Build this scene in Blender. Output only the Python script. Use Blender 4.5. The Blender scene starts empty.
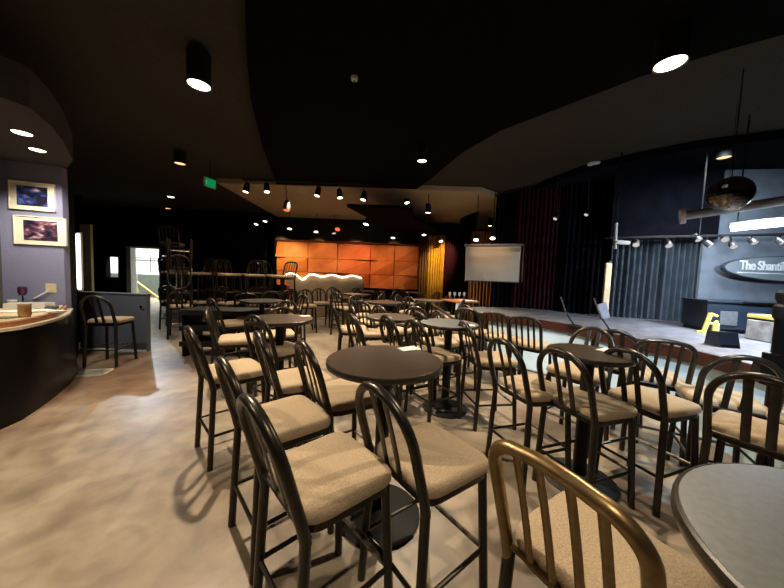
import bpy, bmesh, math, random
from mathutils import Vector, Matrix
random.seed(7)
S = bpy.context.scene
COL = S.collection
R = math.radians
PI = math.pi

# ---------------------------------------------------------------- camera
CF, CH = 290.0, 1.62
_p, _r = R(3.6), R(2.2)
FWD = Vector((0, math.cos(_p), -math.sin(_p)))
_up = Vector((0, math.sin(_p), math.cos(_p)))
RT = Vector((1, 0, 0)) * math.cos(_r) + _up * math.sin(_r)
UP = _up * math.cos(_r) - Vector((1, 0, 0)) * math.sin(_r)
EYE = Vector((0, 0, CH))
cd = bpy.data.cameras.new('camera')
cam = bpy.data.objects.new('camera', cd)
COL.objects.link(cam)
cd.sensor_width = 36
cd.lens = CF / 784 * 36
cd.clip_start = 0.03
M3 = Matrix((RT, UP, -FWD)).transposed().to_4x4()
M3.translation = EYE
cam.matrix_world = M3
S.camera = cam

def at(x, y, z=None, Y=None):
    """a point of the place seen at image position x, y: on the level z, or at the distance Y"""
    d = FWD * CF + RT * (x - 392) - UP * (y - 294)
    t = (z - CH) / d.z if z is not None else Y / d.y
    return EYE + d * t

# ---------------------------------------------------------------- materials
MATS = {}
def mat(name, col, rough=.5, metal=0.0, col2=None, scale=8, detail=4, bump=0, emit=None, estr=0, spec=.5, stretch=None, trans=0, bscale=None, coat=0):
    if name in MATS: return MATS[name]
    m = bpy.data.materials.new(name); m.use_nodes = True
    nt = m.node_tree; b = nt.nodes['Principled BSDF']
    b.inputs['Base Color'].default_value = (*col, 1)
    b.inputs['Roughness'].default_value = rough
    b.inputs['Metallic'].default_value = metal
    b.inputs['Specular IOR Level'].default_value = spec
    if coat: b.inputs['Coat Weight'].default_value = coat
    if trans: b.inputs['Transmission Weight'].default_value = trans
    if emit:
        b.inputs['Emission Color'].default_value = (*emit, 1); b.inputs['Emission Strength'].default_value = estr
    tc = nt.nodes.new('ShaderNodeTexCoord'); mp = nt.nodes.new('ShaderNodeMapping')
    nt.links.new(tc.outputs['Object'], mp.inputs[0])
    if stretch: mp.inputs['Scale'].default_value = stretch
    n = nt.nodes.new('ShaderNodeTexNoise'); n.inputs['Scale'].default_value = scale; n.inputs['Detail'].default_value = detail
    nt.links.new(mp.outputs[0], n.inputs['Vector'])
    c2 = col2 or tuple(c * .8 for c in col)
    cr = nt.nodes.new('ShaderNodeValToRGB')
    cr.color_ramp.elements[0].position = .35; cr.color_ramp.elements[0].color = (*c2, 1)
    cr.color_ramp.elements[1].position = .65; cr.color_ramp.elements[1].color = (*col, 1)
    nt.links.new(n.outputs['Fac'], cr.inputs[0]); nt.links.new(cr.outputs[0], b.inputs['Base Color'])
    if bump:
        bm_ = nt.nodes.new('ShaderNodeBump'); bm_.inputs['Strength'].default_value = bump; bm_.inputs['Distance'].default_value = .004
        src = n
        if bscale:
            src = nt.nodes.new('ShaderNodeTexNoise'); src.inputs['Scale'].default_value = bscale
            nt.links.new(mp.outputs[0], src.inputs['Vector'])
        nt.links.new(src.outputs['Fac'], bm_.inputs['Height']); nt.links.new(bm_.outputs[0], b.inputs['Normal'])
    MATS[name] = m
    return m

metal = mat('dark bronze painted metal', (.050, .045, .038), .31, .75, (.036, .032, .027), 30)
metal_worn = mat('worn metal footrest', (.34, .31, .27), .34, .8, (.12, .10, .08), 25)
fabric = mat('tan woven seat fabric', (.44, .345, .235), .95, 0, (.31, .24, .16), 170, 3, .5, spec=.15)
walnut = mat('dark walnut tabletop', (.050, .037, .027), .33, 0, (.036, .027, .020), 5, 6, stretch=(1, 7, 1))
slate = mat('grey speckled tabletop', (.085, .095, .105), .42, 0, (.065, .072, .08), 60, 3)
edgeband = mat('black table edge', (.03, .025, .02), .25)
black = mat('black paint', (.007, .0065, .0065), .6, 0, (.005, .005, .005), 12, spec=.3)
blackgloss = mat('black gloss lacquer', (.005, .0045, .0045), .3, 0, (.004, .0035, .0035), 4, spec=.12)
ceil_m = mat('dark brown grey ceiling paint', (.052, .047, .040), .9, 0, (.044, .040, .034), 14, 5, .3, spec=.08)
cloud_m = mat('matte black ceiling panel', (.004, .004, .004), .9, 0, (.003, .003, .003), 14, 5, .3, spec=.03)
stagecl = mat('blue black stage ceiling', (.005, .006, .010), .85, 0, (.003, .0035, .006), 3, spec=.05)
wallblack = mat('black wall paint', (.004, .0035, .004), .9, 0, (.003, .0025, .003), 6, spec=.1)
wallplum = mat('dark plum wall paint', (.13, .075, .085), .8, 0, (.10, .06, .07), 3)
walllav = mat('lavender grey wall paint', (.230, .235, .36), .85, 0, (.205, .21, .325), 50, 4, .3)
partgrey = mat('slate grey painted board', (.095, .105, .135), .6, 0, (.08, .09, .12), 30)
white = mat('white paint', (.75, .75, .72), .6, 0, (.68, .68, .66), 10)
paper = mat('white paper', (.85, .83, .78), .8, 0, (.80, .78, .73), 30)
steel = mat('brushed chrome', (.7, .7, .7), .18, 1, (.55, .55, .55), 40)
frame_m = mat('cream picture mount', (.85, .77, .60), .6, 0, (.80, .72, .55), 40)
burg = mat('burgundy velvet', (.034, .006, .010), .95, 0, (.022, .004, .007), 5, spec=.05)
gold = mat('gold velvet', (.62, .33, .03), .8, 0, (.50, .25, .02), 5, spec=.2)
brownv = mat('rust brown velvet', (.20, .085, .03), .9, 0, (.15, .06, .02), 5, spec=.2)
bluedr = mat('blue grey stage drape', (.050, .064, .078), .9, 0, (.032, .042, .053), 5, spec=.08)
blackdr = mat('black stage drape', (.005, .0055, .009), .9, 0, (.003, .003, .005), 5, spec=.04)
orange = mat('burnt orange acoustic panel', (.56, .21, .055), .6, 0, (.46, .155, .04), 2.2, 3, .2)
screen_m = mat('projection screen fabric', (.46, .40, .31), .7, 0, (.42, .365, .28), 2)
stagefl = mat('worn grey stage floor', (.17, .165, .18), .5, 0, (.085, .085, .10), 7, 8)
redwood = mat('red brown stage nosing', (.060, .018, .013), .35, 0, (.03, .009, .007), 9, stretch=(1, 1, 8))
fascia_m = mat('pale blue stage fascia', (.60, .76, .88), .6, 0, (.54, .70, .82), 3)
tanwall = mat('tan low wall paint', (.36, .27, .17), .8, 0, (.30, .22, .14), 4)
green_m = mat('pale green door paint', (.34, .38, .28), .6, 0, (.30, .34, .25), 3)
yellow = mat('safety yellow rail', (.75, .55, .12), .5, 0, (.65, .47, .1), 4)
orangewood_lit_top = mat('orange stained wood and lit tabletop', (.45, .17, .06), .4, 0, (.33, .12, .04), 6, stretch=(1, 8, 1))  # wood colour of the bar trim; on the high table it stands for light
plate_m = mat('ivory outlet plate', (.72, .62, .40), .5)
cream = mat('cream sill', (.70, .55, .34), .4, 0, (.6, .46, .28), 5)
cabgrey = mat('smoky grey cloth', (.085, .09, .10), .8, 0, (.06, .065, .075), 40)
navy = mat('navy black cabinet', (.012, .020, .035), .35, 0, (.010, .016, .028), 5)
glassy = mat('amber glass', (.55, .32, .16), .15, 0, (.4, .2, .1), 20)

def emis(name, col, st, lift=0):
    m = bpy.data.materials.new(name); m.use_nodes = True
    nt = m.node_tree; nt.nodes.clear()
    e = nt.nodes.new('ShaderNodeEmission'); o = nt.nodes.new('ShaderNodeOutputMaterial')
    e.inputs[0].default_value = (*col, 1); e.inputs[1].default_value = st
    nt.links.new(e.outputs[0], o.inputs[0]); return m
lens_w = emis('warm lamp lens', (1, .86, .62), 6)
lens_o = emis('amber lamp lens', (1, .48, .2), 1.6)
lens_r = emis('red lamp lens', (1, .08, .03), 2.0)
lens_c = emis('cool lamp lens', (.85, .93, 1), 5)
lens_dim = emis('dim lamp lens', (.9, .85, .8), .5)
bulb_m = emis('string light bulb', (1, .82, .55), 9)
tube_m = emis('fluorescent tube', (.92, 1, .88), 3.0)
bright_m = emis('bright work light tube', (.88, .95, 1), 6)
exit_m = emis('green exit face', (.0, .40, .12), .45)

def floor_mat():
    m = bpy.data.materials.new('stained concrete'); m.use_nodes = True
    nt = m.node_tree; b = nt.nodes['Principled BSDF']
    tc = nt.nodes.new('ShaderNodeTexCoord')
    def noise(sc, det, dist=0):
        n = nt.nodes.new('ShaderNodeTexNoise'); n.inputs['Scale'].default_value = sc; n.inputs['Detail'].default_value = det; n.inputs['Distortion'].default_value = dist
        nt.links.new(tc.outputs['Object'], n.inputs['Vector']); return n
    n1, n2, n3 = noise(1.1, 8, .8), noise(5, 10, .4), noise(.35, 3)
    r1 = nt.nodes.new('ShaderNodeValToRGB'); e = r1.color_ramp.elements
    e[0].position, e[0].color = .26, (.165, .11, .072, 1)
    e[1].position, e[1].color = .66, (.315, .27, .21, 1)
    k = r1.color_ramp.elements.new(.5); k.color = (.275, .228, .172, 1)
    nt.links.new(n1.outputs['Fac'], r1.inputs[0])
    r2 = nt.nodes.new('ShaderNodeValToRGB'); e = r2.color_ramp.elements
    e[0].position, e[0].color = .35, (.62, .60, .58, 1); e[1].position, e[1].color = .62, (1.08, 1.05, 1, 1)
    nt.links.new(n2.outputs['Fac'], r2.inputs[0])
    mx = nt.nodes.new('ShaderNodeMix'); mx.data_type = 'RGBA'; mx.blend_type = 'MULTIPLY'; mx.inputs[0].default_value = .75
    nt.links.new(r1.outputs[0], mx.inputs[6]); nt.links.new(r2.outputs[0], mx.inputs[7])
    # red brown wear stain on the concrete by the bar foot
    vm = nt.nodes.new('ShaderNodeVectorMath'); vm.operation = 'DISTANCE'; vm.inputs[1].default_value = (-4.1, 3.95, 0)
    sepn = nt.nodes.new('ShaderNodeVectorMath'); sepn.operation = 'ADD'
    nt.links.new(tc.outputs['Object'], sepn.inputs[0])
    sc_ = nt.nodes.new('ShaderNodeVectorMath'); sc_.operation = 'SCALE'; sc_.inputs['Scale'].default_value = 1.1
    nt.links.new(n1.outputs['Color'], sc_.inputs[0]); nt.links.new(sc_.outputs[0], sepn.inputs[1])
    nt.links.new(sepn.outputs[0], vm.inputs[0])
    vm.inputs[1].default_value = (-4.1 + .55, 3.95 + .55, .55)
    sr = nt.nodes.new('ShaderNodeMapRange'); sr.inputs[1].default_value = .55; sr.inputs[2].default_value = 1.5; sr.inputs[3].default_value = .8; sr.inputs[4].default_value = 0
    nt.links.new(vm.outputs['Value'], sr.inputs[0])
    m2 = nt.nodes.new('ShaderNodeMix'); m2.data_type = 'RGBA'; m2.blend_type = 'MULTIPLY'; m2.inputs[7].default_value = (.62, .42, .32, 1)
    nt.links.new(sr.outputs[0], m2.inputs[0]); nt.links.new(mx.outputs[2], m2.inputs[6])
    nt.links.new(m2.outputs[2], b.inputs['Base Color'])
    rr = nt.nodes.new('ShaderNodeMapRange'); rr.inputs[3].default_value = .30; rr.inputs[4].default_value = .55
    nt.links.new(n3.outputs['Fac'], rr.inputs[0]); nt.links.new(rr.outputs[0], b.inputs['Roughness'])
    bp = nt.nodes.new('ShaderNodeBump'); bp.inputs['Strength'].default_value = .12; bp.inputs['Distance'].default_value = .01
    nt.links.new(n2.outputs['Fac'], bp.inputs['Height']); nt.links.new(bp.outputs[0], b.inputs['Normal'])
    return m
concrete = floor_mat()

def print_mat(name, seed, blues):
    m = bpy.data.materials.new(name); m.use_nodes = True
    nt = m.node_tree; b = nt.nodes['Principled BSDF']; b.inputs['Roughness'].default_value = .3
    tc = nt.nodes.new('ShaderNodeTexCoord'); mp = nt.nodes.new('ShaderNodeMapping'); mp.inputs['Location'].default_value = (seed, seed * 2, 0)
    mp.inputs['Scale'].default_value = (1, 1, 1.6)
    nt.links.new(tc.outputs['Object'], mp.inputs[0])
    n = nt.nodes.new('ShaderNodeTexNoise'); n.inputs['Scale'].default_value = 9; n.inputs['Detail'].default_value = 2
    nt.links.new(mp.outputs[0], n.inputs['Vector'])
    r = nt.nodes.new('ShaderNodeValToRGB'); el = r.color_ramp.elements
    el[0].position, el[0].color = .4, (.012, .012, .03, 1)
    el[1].position, el[1].color = .72, (.7, .62, .62, 1)
    for p_, c in blues:
        k = el.new(p_); k.color = (*c, 1)
    nt.links.new(n.outputs['Fac'], r.inputs[0]); nt.links.new(r.outputs[0], b.inputs['Base Color'])
    return m
print_a = print_mat('concert print blue', 3.1, [(.5, (.03, .04, .16)), (.6, (.10, .16, .42)), (.66, (.5, .2, .18))])
print_b = print_mat('concert print dim', 8.4, [(.5, (.07, .03, .06)), (.6, (.25, .10, .13)), (.66, (.42, .38, .42))])

# ---------------------------------------------------------------- mesh helpers
def NB(): return bmesh.new()
def obj(name, bm, m, parent=None, smooth=False, loc=None):
    me = bpy.data.meshes.new(name)
    bmesh.ops.recalc_face_normals(bm, faces=bm.faces[:])
    if smooth:
        for f in bm.faces: f.smooth = True
        for e in bm.edges:
            if len(e.link_faces) == 2 and e.calc_face_angle(0) > .7: e.smooth = False
    bm.to_mesh(me); bm.free(); me.materials.append(m)
    o = bpy.data.objects.new(name, me); COL.objects.link(o)
    if parent: o.parent = parent
    if loc: o.location = loc
    return o
def box(bm, x0, x1, y0, y1, z0, z1, bev=0, mx=None):
    g = bmesh.ops.create_cube(bm, size=1)
    vs = g['verts']
    for v in vs:
        v.co = Vector(((x0 + x1) / 2 + v.co.x * (x1 - x0), (y0 + y1) / 2 + v.co.y * (y1 - y0), (z0 + z1) / 2 + v.co.z * (z1 - z0)))
    if bev:
        es = list({e for v in vs for e in v.link_edges})
        r_ = bmesh.ops.bevel(bm, geom=es, offset=bev, segments=2, affect='EDGES', profile=.6)
        vs = list({v for f in r_['faces'] for v in f.verts} | {v for v in vs if v.is_valid})
    if mx is not None:
        for v in vs: v.co = mx @ v.co
    return bm
def sweep(bm, pts, ra, rb, side=Vector((0, 1, 0)), n=10, cap=True, ntwist=None):
    """tube along pts; ra = half width across 'side', rb = half width the other way"""
    pts = [Vector(p) for p in pts]; rings = []
    for i, p in enumerate(pts):
        t = (pts[min(i + 1, len(pts) - 1)] - pts[max(i - 1, 0)]).normalized()
        nrm = side.normalized()                     # constant normal of the curve's plane
        u = t.cross(nrm)
        if u.length < 1e-4: u = t.orthogonal()
        u.normalize(); w = u.cross(t).normalized()
        rings.append([bm.verts.new(p + u * ra * math.cos(a) + w * rb * math.sin(a)) for a in [2 * PI * k / n for k in range(n)]])
    for a, b in zip(rings, rings[1:]):
        for k in range(n):
            bm.faces.new((a[k], a[(k + 1) % n], b[(k + 1) % n], b[k]))
    if cap:
        bm.faces.new(rings[0][::-1]); bm.faces.new(rings[-1])
    return bm
def rod(bm, a, b, r, n=10):
    a, b = Vector(a), Vector(b)
    t = (b - a).normalized(); s = Vector((0, 0, 1)) if abs(t.z) < .9 else Vector((1, 0, 0))
    return sweep(bm, [a, b], r, r, s, n)
def lathe(bm, prof, n=32, c=(0, 0, 0)):
    c = Vector(c); rings = []
    for r_, z in prof:
        if r_ < 1e-5: rings.append([bm.verts.new(c + Vector((0, 0, z)))])
        else: rings.append([bm.verts.new(c + Vector((r_ * math.cos(2 * PI * k / n), r_ * math.sin(2 * PI * k / n), z))) for k in range(n)])
    for a, b in zip(rings, rings[1:]):
        for k in range(n):
            j = (k + 1) % n
            if len(a) == 1 and len(b) == 1: continue
            if len(a) == 1: bm.faces.new((a[0], b[k], b[j]))
            elif len(b) == 1: bm.faces.new((a[k], a[j], b[0]))
            else: bm.faces.new((a[k], a[j], b[j], b[k]))
    return bm
def prism(bm, poly, z0, z1):
    """vertical prism on a plan outline"""
    lo = [bm.verts.new((p[0], p[1], z0)) for p in poly]; hi = [bm.verts.new((p[0], p[1], z1)) for p in poly]
    n = len(poly)
    for k in range(n): bm.faces.new((lo[k], lo[(k + 1) % n], hi[(k + 1) % n], hi[k]))
    bm.faces.new(lo[::-1]); bm.faces.new(hi)
    return bm
def strip(bm, path, z0, z1, th=.04):
    """upright ribbon of thickness th along a plan path"""
    path = [Vector((p[0], p[1], 0)) for p in path]
    a, b = [], []
    for i, p in enumerate(path):
        t = (path[min(i + 1, len(path) - 1)] - path[max(i - 1, 0)]).normalized(); nn = Vector((-t.y, t.x, 0)) * th / 2
        a.append(p + nn); b.append(p - nn)
    loop = a + b[::-1]
    va = [[bm.verts.new((q.x, q.y, z)) for q in loop] for z in (z0, z1)]
    n = len(loop); m_ = len(path)
    for k in range(n): bm.faces.new((va[0][k], va[0][(k + 1) % n], va[1][(k + 1) % n], va[1][k]))
    for v in va:
        for i in range(m_ - 1): bm.faces.new((v[i], v[i + 1], v[n - 2 - i], v[n - 1 - i]))
    return bm
def meshify(fo):
    bpy.context.view_layer.update()
    me = bpy.data.meshes.new_from_object(fo.evaluated_get(bpy.context.evaluated_depsgraph_get()))
    o = bpy.data.objects.new('lettering', me); COL.objects.link(o); o.parent = fo.parent
    o.location = fo.location; o.rotation_euler = fo.rotation_euler; o.scale = fo.scale
    bpy.data.objects.remove(fo); o.name = 'lettering'; return o
def tag(o, label, cat, group=None, kind=None):
    o['label'] = label; o['category'] = cat
    if group: o['group'] = group
    if kind: o['kind'] = kind
    return o
def thing(name, label, cat, loc=(0, 0, 0), rz=0, group=None):
    o = bpy.data.objects.new(name, None); COL.objects.link(o)
    o.location = loc; o.rotation_euler = (0, 0, rz); o.empty_display_size = .1
    return tag(o, label, cat, group)
def struct(name, bm, m, smooth=False):
    o = obj(name, bm, m, None, smooth); o['kind'] = 'structure'; return o
def dup(root, loc, rz=0, label=None, group=None, rot=None):
    c = root.copy(); COL.objects.link(c); c.location = loc; c.rotation_euler = rot if rot else (0, 0, rz)
    if label: c['label'] = label
    if group: c['group'] = group
    elif 'group' in c: del c['group']
    for ch in list(root.children):
        d = ch.copy(); COL.objects.link(d); d.parent = c
        for g in list(ch.children):
            e = g.copy(); COL.objects.link(e); e.parent = d
    return c

# ---------------------------------------------------------------- the setting
bm = NB(); box(bm, -19, 9, -3, 17, -.1, 0); struct('floor', bm, concrete)
bm = NB(); box(bm, -19, 9, -3, 17, 4.0, 4.1); struct('ceiling', bm, ceil_m)
# lower far ceiling, over the back of the room
bm = NB(); prism(bm, [(-4.7, 7.75), (2.2, 7.65), (4.2, 9.2), (4.6, 13.2), (-4.9, 13.2)], 3.87, 3.99); struct('ceiling_far', bm, mat('far ceiling with orange bounce light', (.42, .32, .20), .9, 0, (.38, .29, .18), 10))  # orange light bounced off the panels is put into this ceiling's colour
# black hung panel over the centre of the room
P = lambda x, y, z: tuple(at(x, y, z)[:2])
Z1 = 3.88
poly = [P(235, -120, Z1), P(240, -40, Z1), P(245, 0, Z1), P(246, 50, Z1), P(251, 100, Z1), P(262, 145, Z1), P(277, 186, Z1), P(345, 188, Z1), P(414, 191, Z1),
        P(432, 178, Z1), P(462, 153, Z1), P(500, 131, Z1), P(560, 108, Z1), P(640, 77, Z1), P(720, 52, Z1), P(790, 33, Z1), P(1000, -40, Z1)]
bm = NB(); prism(bm, poly, Z1, 3.995); struct('ceiling_center_panel', bm, cloud_m)
poly = [P(497, 225, Z1), P(503, 213, Z1), P(520, 199, Z1), P(545, 185, Z1), P(580, 172, Z1), P(640, 158, Z1), P(700, 147, Z1), P(784, 137, Z1), P(900, 118, Z1), (8.9, 2.2), (8.9, 12), (6, 14)]
bm = NB(); prism(bm, poly, Z1 - .02, 3.99); struct('ceiling_stage_panel', bm, stagecl)
zt = 3.32
poly = [P(347, 207, zt), P(380, 208, zt), P(412, 209, zt), P(414, 218, zt), P(441, 233, zt), P(412, 235.5, zt), P(391, 233.5, zt), P(366, 217, zt)]
bm = NB(); prism(bm, poly, zt, zt + .08); struct('ceiling_back_panel', bm, cloud_m)

# back wall with two openings (door_1, door_2)
YB = 12.0
def wx(px, Y=YB): return at(px, 270, Y=Y).x
d0, d1 = wx(127.5), wx(159.5); e0, e1 = wx(106), wx(118)
dz = at(140, 246.5, Y=YB).z
bm = NB()
box(bm, -19, e0, YB, YB + .2, 0, 4.0); box(bm, e1, d0, YB, YB + .2, 0, 4.0); box(bm, d1, -4.95, YB, YB + .2, 0, 4.0)
box(bm, e0, e1, YB, YB + .2, 0, 1.12)
box(bm, d0, d1, YB, YB + .2, dz, 4.0); box(bm, e0, e1, YB, YB + .2, 1.95, 4.0)
struct('wall_back', bm, wallblack)
bm = NB(); box(bm, d0 - .02, d0 + .16, YB - .03, YB + .22, 0, dz); box(bm, d0, d1, YB - .02, YB + .22, dz - .07, dz); struct('trim_1', bm, white)
# room behind the doorway
bm = NB(); box(bm, -19, -8.4, 15.2, 15.3, 1.2, 4); struct('wall_hall_upper', bm, white)
bm = NB(); box(bm, -19, -8.4, 15.15, 15.3, 0, 1.2); struct('wall_hall_lower', bm, mat('dark green grey hall paint', (.10, .11, .09), .6))
bm = NB(); box(bm, -8.5, -8.4, 12.2, 15.3, 0, 4); struct('wall_hall_side', bm, white)
t = thing('wall_pipe', 'thin grey pipe run across the white hall wall behind the doorway', 'pipe', (0, 15.1, 0))
bm = NB(); rod(bm, (-13.6, 0, 2.05), (-8.6, 0, 2.05), .03); obj('pipe', bm, cabgrey, t)
bm = NB(); rod(bm, (wx(150.5, 15.1), 0, 1.3), (wx(150.5, 15.1), 0, 2.3), .02); obj('riser', bm, cabgrey, t)
t = thing('stair_rail', 'yellow painted handrail sloping down beyond the open doorway', 'railing', (0, 0, 0))
A_, B_, C_ = at(133, 279, Y=13.2), at(148, 290, Y=13.2), at(160, 299, Y=13.2)
bm = NB(); rod(bm, A_, B_, .045); rod(bm, B_, C_, .045); obj('rail', bm, yellow, t)
bm = NB(); rod(bm, (A_.x, 13.2, A_.z), (A_.x + .35, 13.2, 0), .06); obj('post', bm, yellow, t)
bm = NB(); rod(bm, (B_.x, 13.2, B_.z), (B_.x, 13.2, 0), .045); obj('post', bm, yellow, t)
bm = NB(); box(bm, wx(130.5, 12.6), wx(133.5, 12.6), 12.6, 12.8, 0, 1.3, .02); obj('newel', bm, white, t)

# plum side wall by the stacked chairs, soffit, orange panel wall
bm = NB(); box(bm, -4.95, wx(276, 12.9) , 12.0, 12.15, 0, 4.0); struct('wall_plum', bm, wallplum)
YP = 13.0
x0, x1 = at(275, 260, Y=YP).x, at(419, 260, Y=YP).x
bm = NB(); box(bm, -5.2, 5.5, YP + .25, YP + .4, 0, 4); struct('wall_panel_back', bm, wallblack)
bm = NB(); box(bm, -5.6, 3.2, 12.15, 12.9, at(275, 239, Y=12.15).z, 3.9); struct('ceiling_soffit', bm, black)
# orange wall: rectangular sheets with tilted folded lips
zb, ztop = 1.02, 3.02
cols = [x0, x0 + (x1 - x0) * .22, x0 + (x1 - x0) * .43, x0 + (x1 - x0) * .66, x0 + (x1 - x0) * .83, x1]
rows = [zb, zb + .62, zb + 1.25, ztop]
k = 0
for i in range(5):
    for j in range(3):
        a, b, c, d = cols[i] + .012, cols[i + 1] - .012, rows[j] + .008 + .0 * i, rows[j + 1] - .008
        tilt = [(.02, .19, .02, .02), (.02, .02, .19, .02), (.19, .02, .02, .02)][(i * 2 + j) % 3]
        bm = NB()
        fr = [bm.verts.new((x, YP + .2 - t_, z)) for x, z, t_ in ((a, c, tilt[0]), (b, c, tilt[1]), (b, d, tilt[2]), (a, d, tilt[3]))]
        bk = [bm.verts.new((x, YP + .24, z)) for x, z in ((a, c), (b, c), (b, d), (a, d))]
        bm.faces.new(fr); bm.faces.new(bk[::-1])
        for q in range(4): bm.faces.new((fr[q], fr[(q + 1) % 4], bk[(q + 1) % 4], bk[q]))
        o = obj('wall_panel', bm, orange)
        tag(o, ['orange acoustic panel of the lowest row on the far wall', 'orange acoustic panel of the middle row on the far wall', 'orange acoustic panel of the top row under the dark soffit'][j], 'wall panel',
            ['lowest row of orange panels', 'middle row of orange panels', 'top row of orange panels'][j])
        k += 1
# low tan wall with string lights
xa, xb = at(313, 280, Y=10.8).x, at(352, 280, Y=10.8).x
xs0, xs1 = at(287, 273, Y=10.8).x, at(361, 277, Y=10.8).x
bm = NB(); box(bm, xs0, xs1 + .1, 10.8, 10.95, 0, 1.48); struct('wall_low', bm, tanwall)
t = thing('string_lights', 'string of warm white bulbs draped along the low tan wall top', 'string lights', (0, 0, 0))
bm = NB(); pts = []
nb = 46
for i in range(nb + 1):
    u = i / nb; x = xs0 + (xs1 - xs0) * u
    z = 1.53 + .035 * math.sin(u * 23) - (.14 * math.exp(-((u - .22) / .06) ** 2))
    pts.append((x, 10.74, z))
for a, b in zip(pts, pts[1:]): rod(bm, a, b, .006, 5)
obj('wire', bm, black, t)
bulb_me = None
for i, p in enumerate(pts):
    if bulb_me is None:
        bm = NB(); bmesh.ops.create_icosphere(bm, subdivisions=1, radius=.030); o = obj('bulb', bm, bulb_m, t, True, p); bulb_me = o
    else:
        o = bulb_me.copy(); COL.objects.link(o); o.location = p

# bar side: lavender wall, canopy, alcove, partition
W1 = Vector((-4.83, 4.27, 0)); W0 = Vector((-5.75, 3.95, 0))
wd = (W1 - W0).normalized(); wn = Vector((-wd.y, wd.x, 0))
def wallbox(bm, a, b, z0, z1, th):
    q = [a, b, b + wn * th, a + wn * th]; prism(bm, [(v.x, v.y) for v in q], z0, z1); return bm
bm = NB(); wallbox(bm, W0 - wd * 1.2, W1, 0, 3.0, .12); struct('wall_left', bm, walllav)
bm = NB(); prism(bm, [(-4.83, 4.27), (-4.90, 4.40), (at(76, 260, Y=5.2).x, 5.2), (at(76, 260, Y=5.2).x - .1, 5.2), (-5.0, 4.3)], 0, 3.0); struct('wall_left_return', bm, wallblack)
bm = NB(); box(bm, -19.1, -19, -3, 15.3, 0, 4); struct('wall_left_far', bm, wallblack)
bm = NB(); box(bm, 8.9, 9, -3, 17, 0, 4); struct('wall_right', bm, wallblack)
bm = NB(); box(bm, -19, 9, -3, -2.9, 0, 4); struct('wall_behind', bm, wallblack)
pc = [P(-60, 85, 3.0), P(0, 97, 3.0), P(30, 108, 3.0), P(50, 125, 3.0), P(63, 141, 3.0), P(73, 160, 3.0)]
pc = pc + [(-4.86, 4.36), (-5.9, 5.0), (-9, 5.0), (-9, 1.0), (-4, .6)]
canopy = NB(); prism(canopy, pc, 3.0, 3.35); struct('ceiling_bar_soffit', canopy, mat('warm grey soffit paint', (.07, .062, .066), .8, 0, (.06, .053, .056), 20, spec=.1))
bm = NB(); q = W0 - wd * .05; box(bm, at(-45, 230, Y=3.6).x, at(0, 230, Y=3.75).x, 3.6, 3.75, 0, 3.0); struct('column_bar', bm, mat('dark olive column paint', (.055, .055, .045), .7))
# alcove behind the wall: pale green door with a tube light beside it
bm = NB(); g0, g1 = at(80.5, 260, Y=5.9), at(91, 260, Y=5.9)
box(bm, g0.x, g1.x, 5.9, 5.95, 0, 2.42); o = struct('door_1', bm, green_m)
bm = NB(); box(bm, -9, g0.x, 5.93, 5.97, 0, 3); struct('wall_alcove', bm, wallblack)
t = thing('tube_light', 'upright white tube light glowing beside the lavender wall end', 'light', at(79.0, 289, Y=5.6))
h = at(79, 234, Y=5.6).z - at(79, 289, Y=5.6).z
bm = NB(); rod(bm, (0, 0, 0), (0, 0, h), .024); obj('tube', bm, tube_m, t)
bm = NB(); box(bm, -.04, .04, .02, .05, -.03, h + .03); obj('housing', bm, white, t)
# half-height partition
pa, pb = at(80, 330, Y=5.4).x, -4.60
pt = thing('half_height_partition', 'slate grey waist-high partition behind the bar stool', 'partition', (0, 0, 0))
bm = NB(); box(bm, pa, pb, 5.4, 5.5, 0, 1.08); pbd = obj('board', bm, partgrey, pt)
bm = NB(); box(bm, pa, pb + .01, 5.38, 5.52, 1.08, 1.10); obj('cap', bm, cabgrey, pt)
bm = NB(); box(bm, pa, pb, 5.385, 5.4, 0, .04); obj('kick_strip', bm, white, pt)
bm = NB(); lathe(bm, [(0, .03), (.03, .025), (.035, 0), (0, 0)], 16); o = obj('round_knob', bm, steel, pbd); o.location = at(142, 307, Y=5.39); o.rotation_euler = (R(90), 0, 0)

# floor vent
v = [at(88, 368, .0), at(105, 366, .0), at(98, 379, 0), at(79, 381, 0)]
cc = sum(v, Vector()) / 4
t = thing('floor_vent', 'cream framed rectangular vent set in the floor near the bar foot', 'vent', (cc.x, cc.y, 0), R(20))
bm = NB()
for a in ((-.2, .2, -.16, -.13), (-.2, .2, .13, .16), (-.2, -.17, -.16, .16), (.17, .2, -.16, .16)): box(bm, *a, 0, .012)
obj('frame', bm, cream, t)
bm = NB()
for i in range(9): box(bm, -.17, .17, -.125 + i * .03, -.112 + i * .03, 0, .006)
obj('grille', bm, mat('grey vent grille', (.42, .45, .42), .5, .2), t)

# stage
ZS = .93
edge = [(3.55, -.6), (3.45, .8), (3.36, 1.7)] + [P(x, y, ZS) for x, y in ((784, 373), (740, 361.5), (700, 352), (670, 345.5), (640, 339.5), (600, 331.5), (568, 324.5), (540, 320), (509, 316.5), (488, 314))]
# densify
back = [(1.6, 6.5), (2.1, 7.3), (3.4, 7.3), (8.8, 7.3), (8.8, -.6)]
def inset(p, k): return (p[0] + k * .8, p[1] + k * .4)
bm = NB(); prism(bm, [inset(p, .03) for p in edge] + back, ZS - .02, ZS); struct('floor_stage', bm, stagefl)
bm = NB(); strip(bm, edge, ZS - .135, ZS + .005, .05); struct('trim_2', bm, redwood)
bm = NB(); strip(bm, [inset(p, .05) for p in edge], .0, ZS - .13, .04); struct('wall_stage_fascia', bm, fascia_m)

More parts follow.
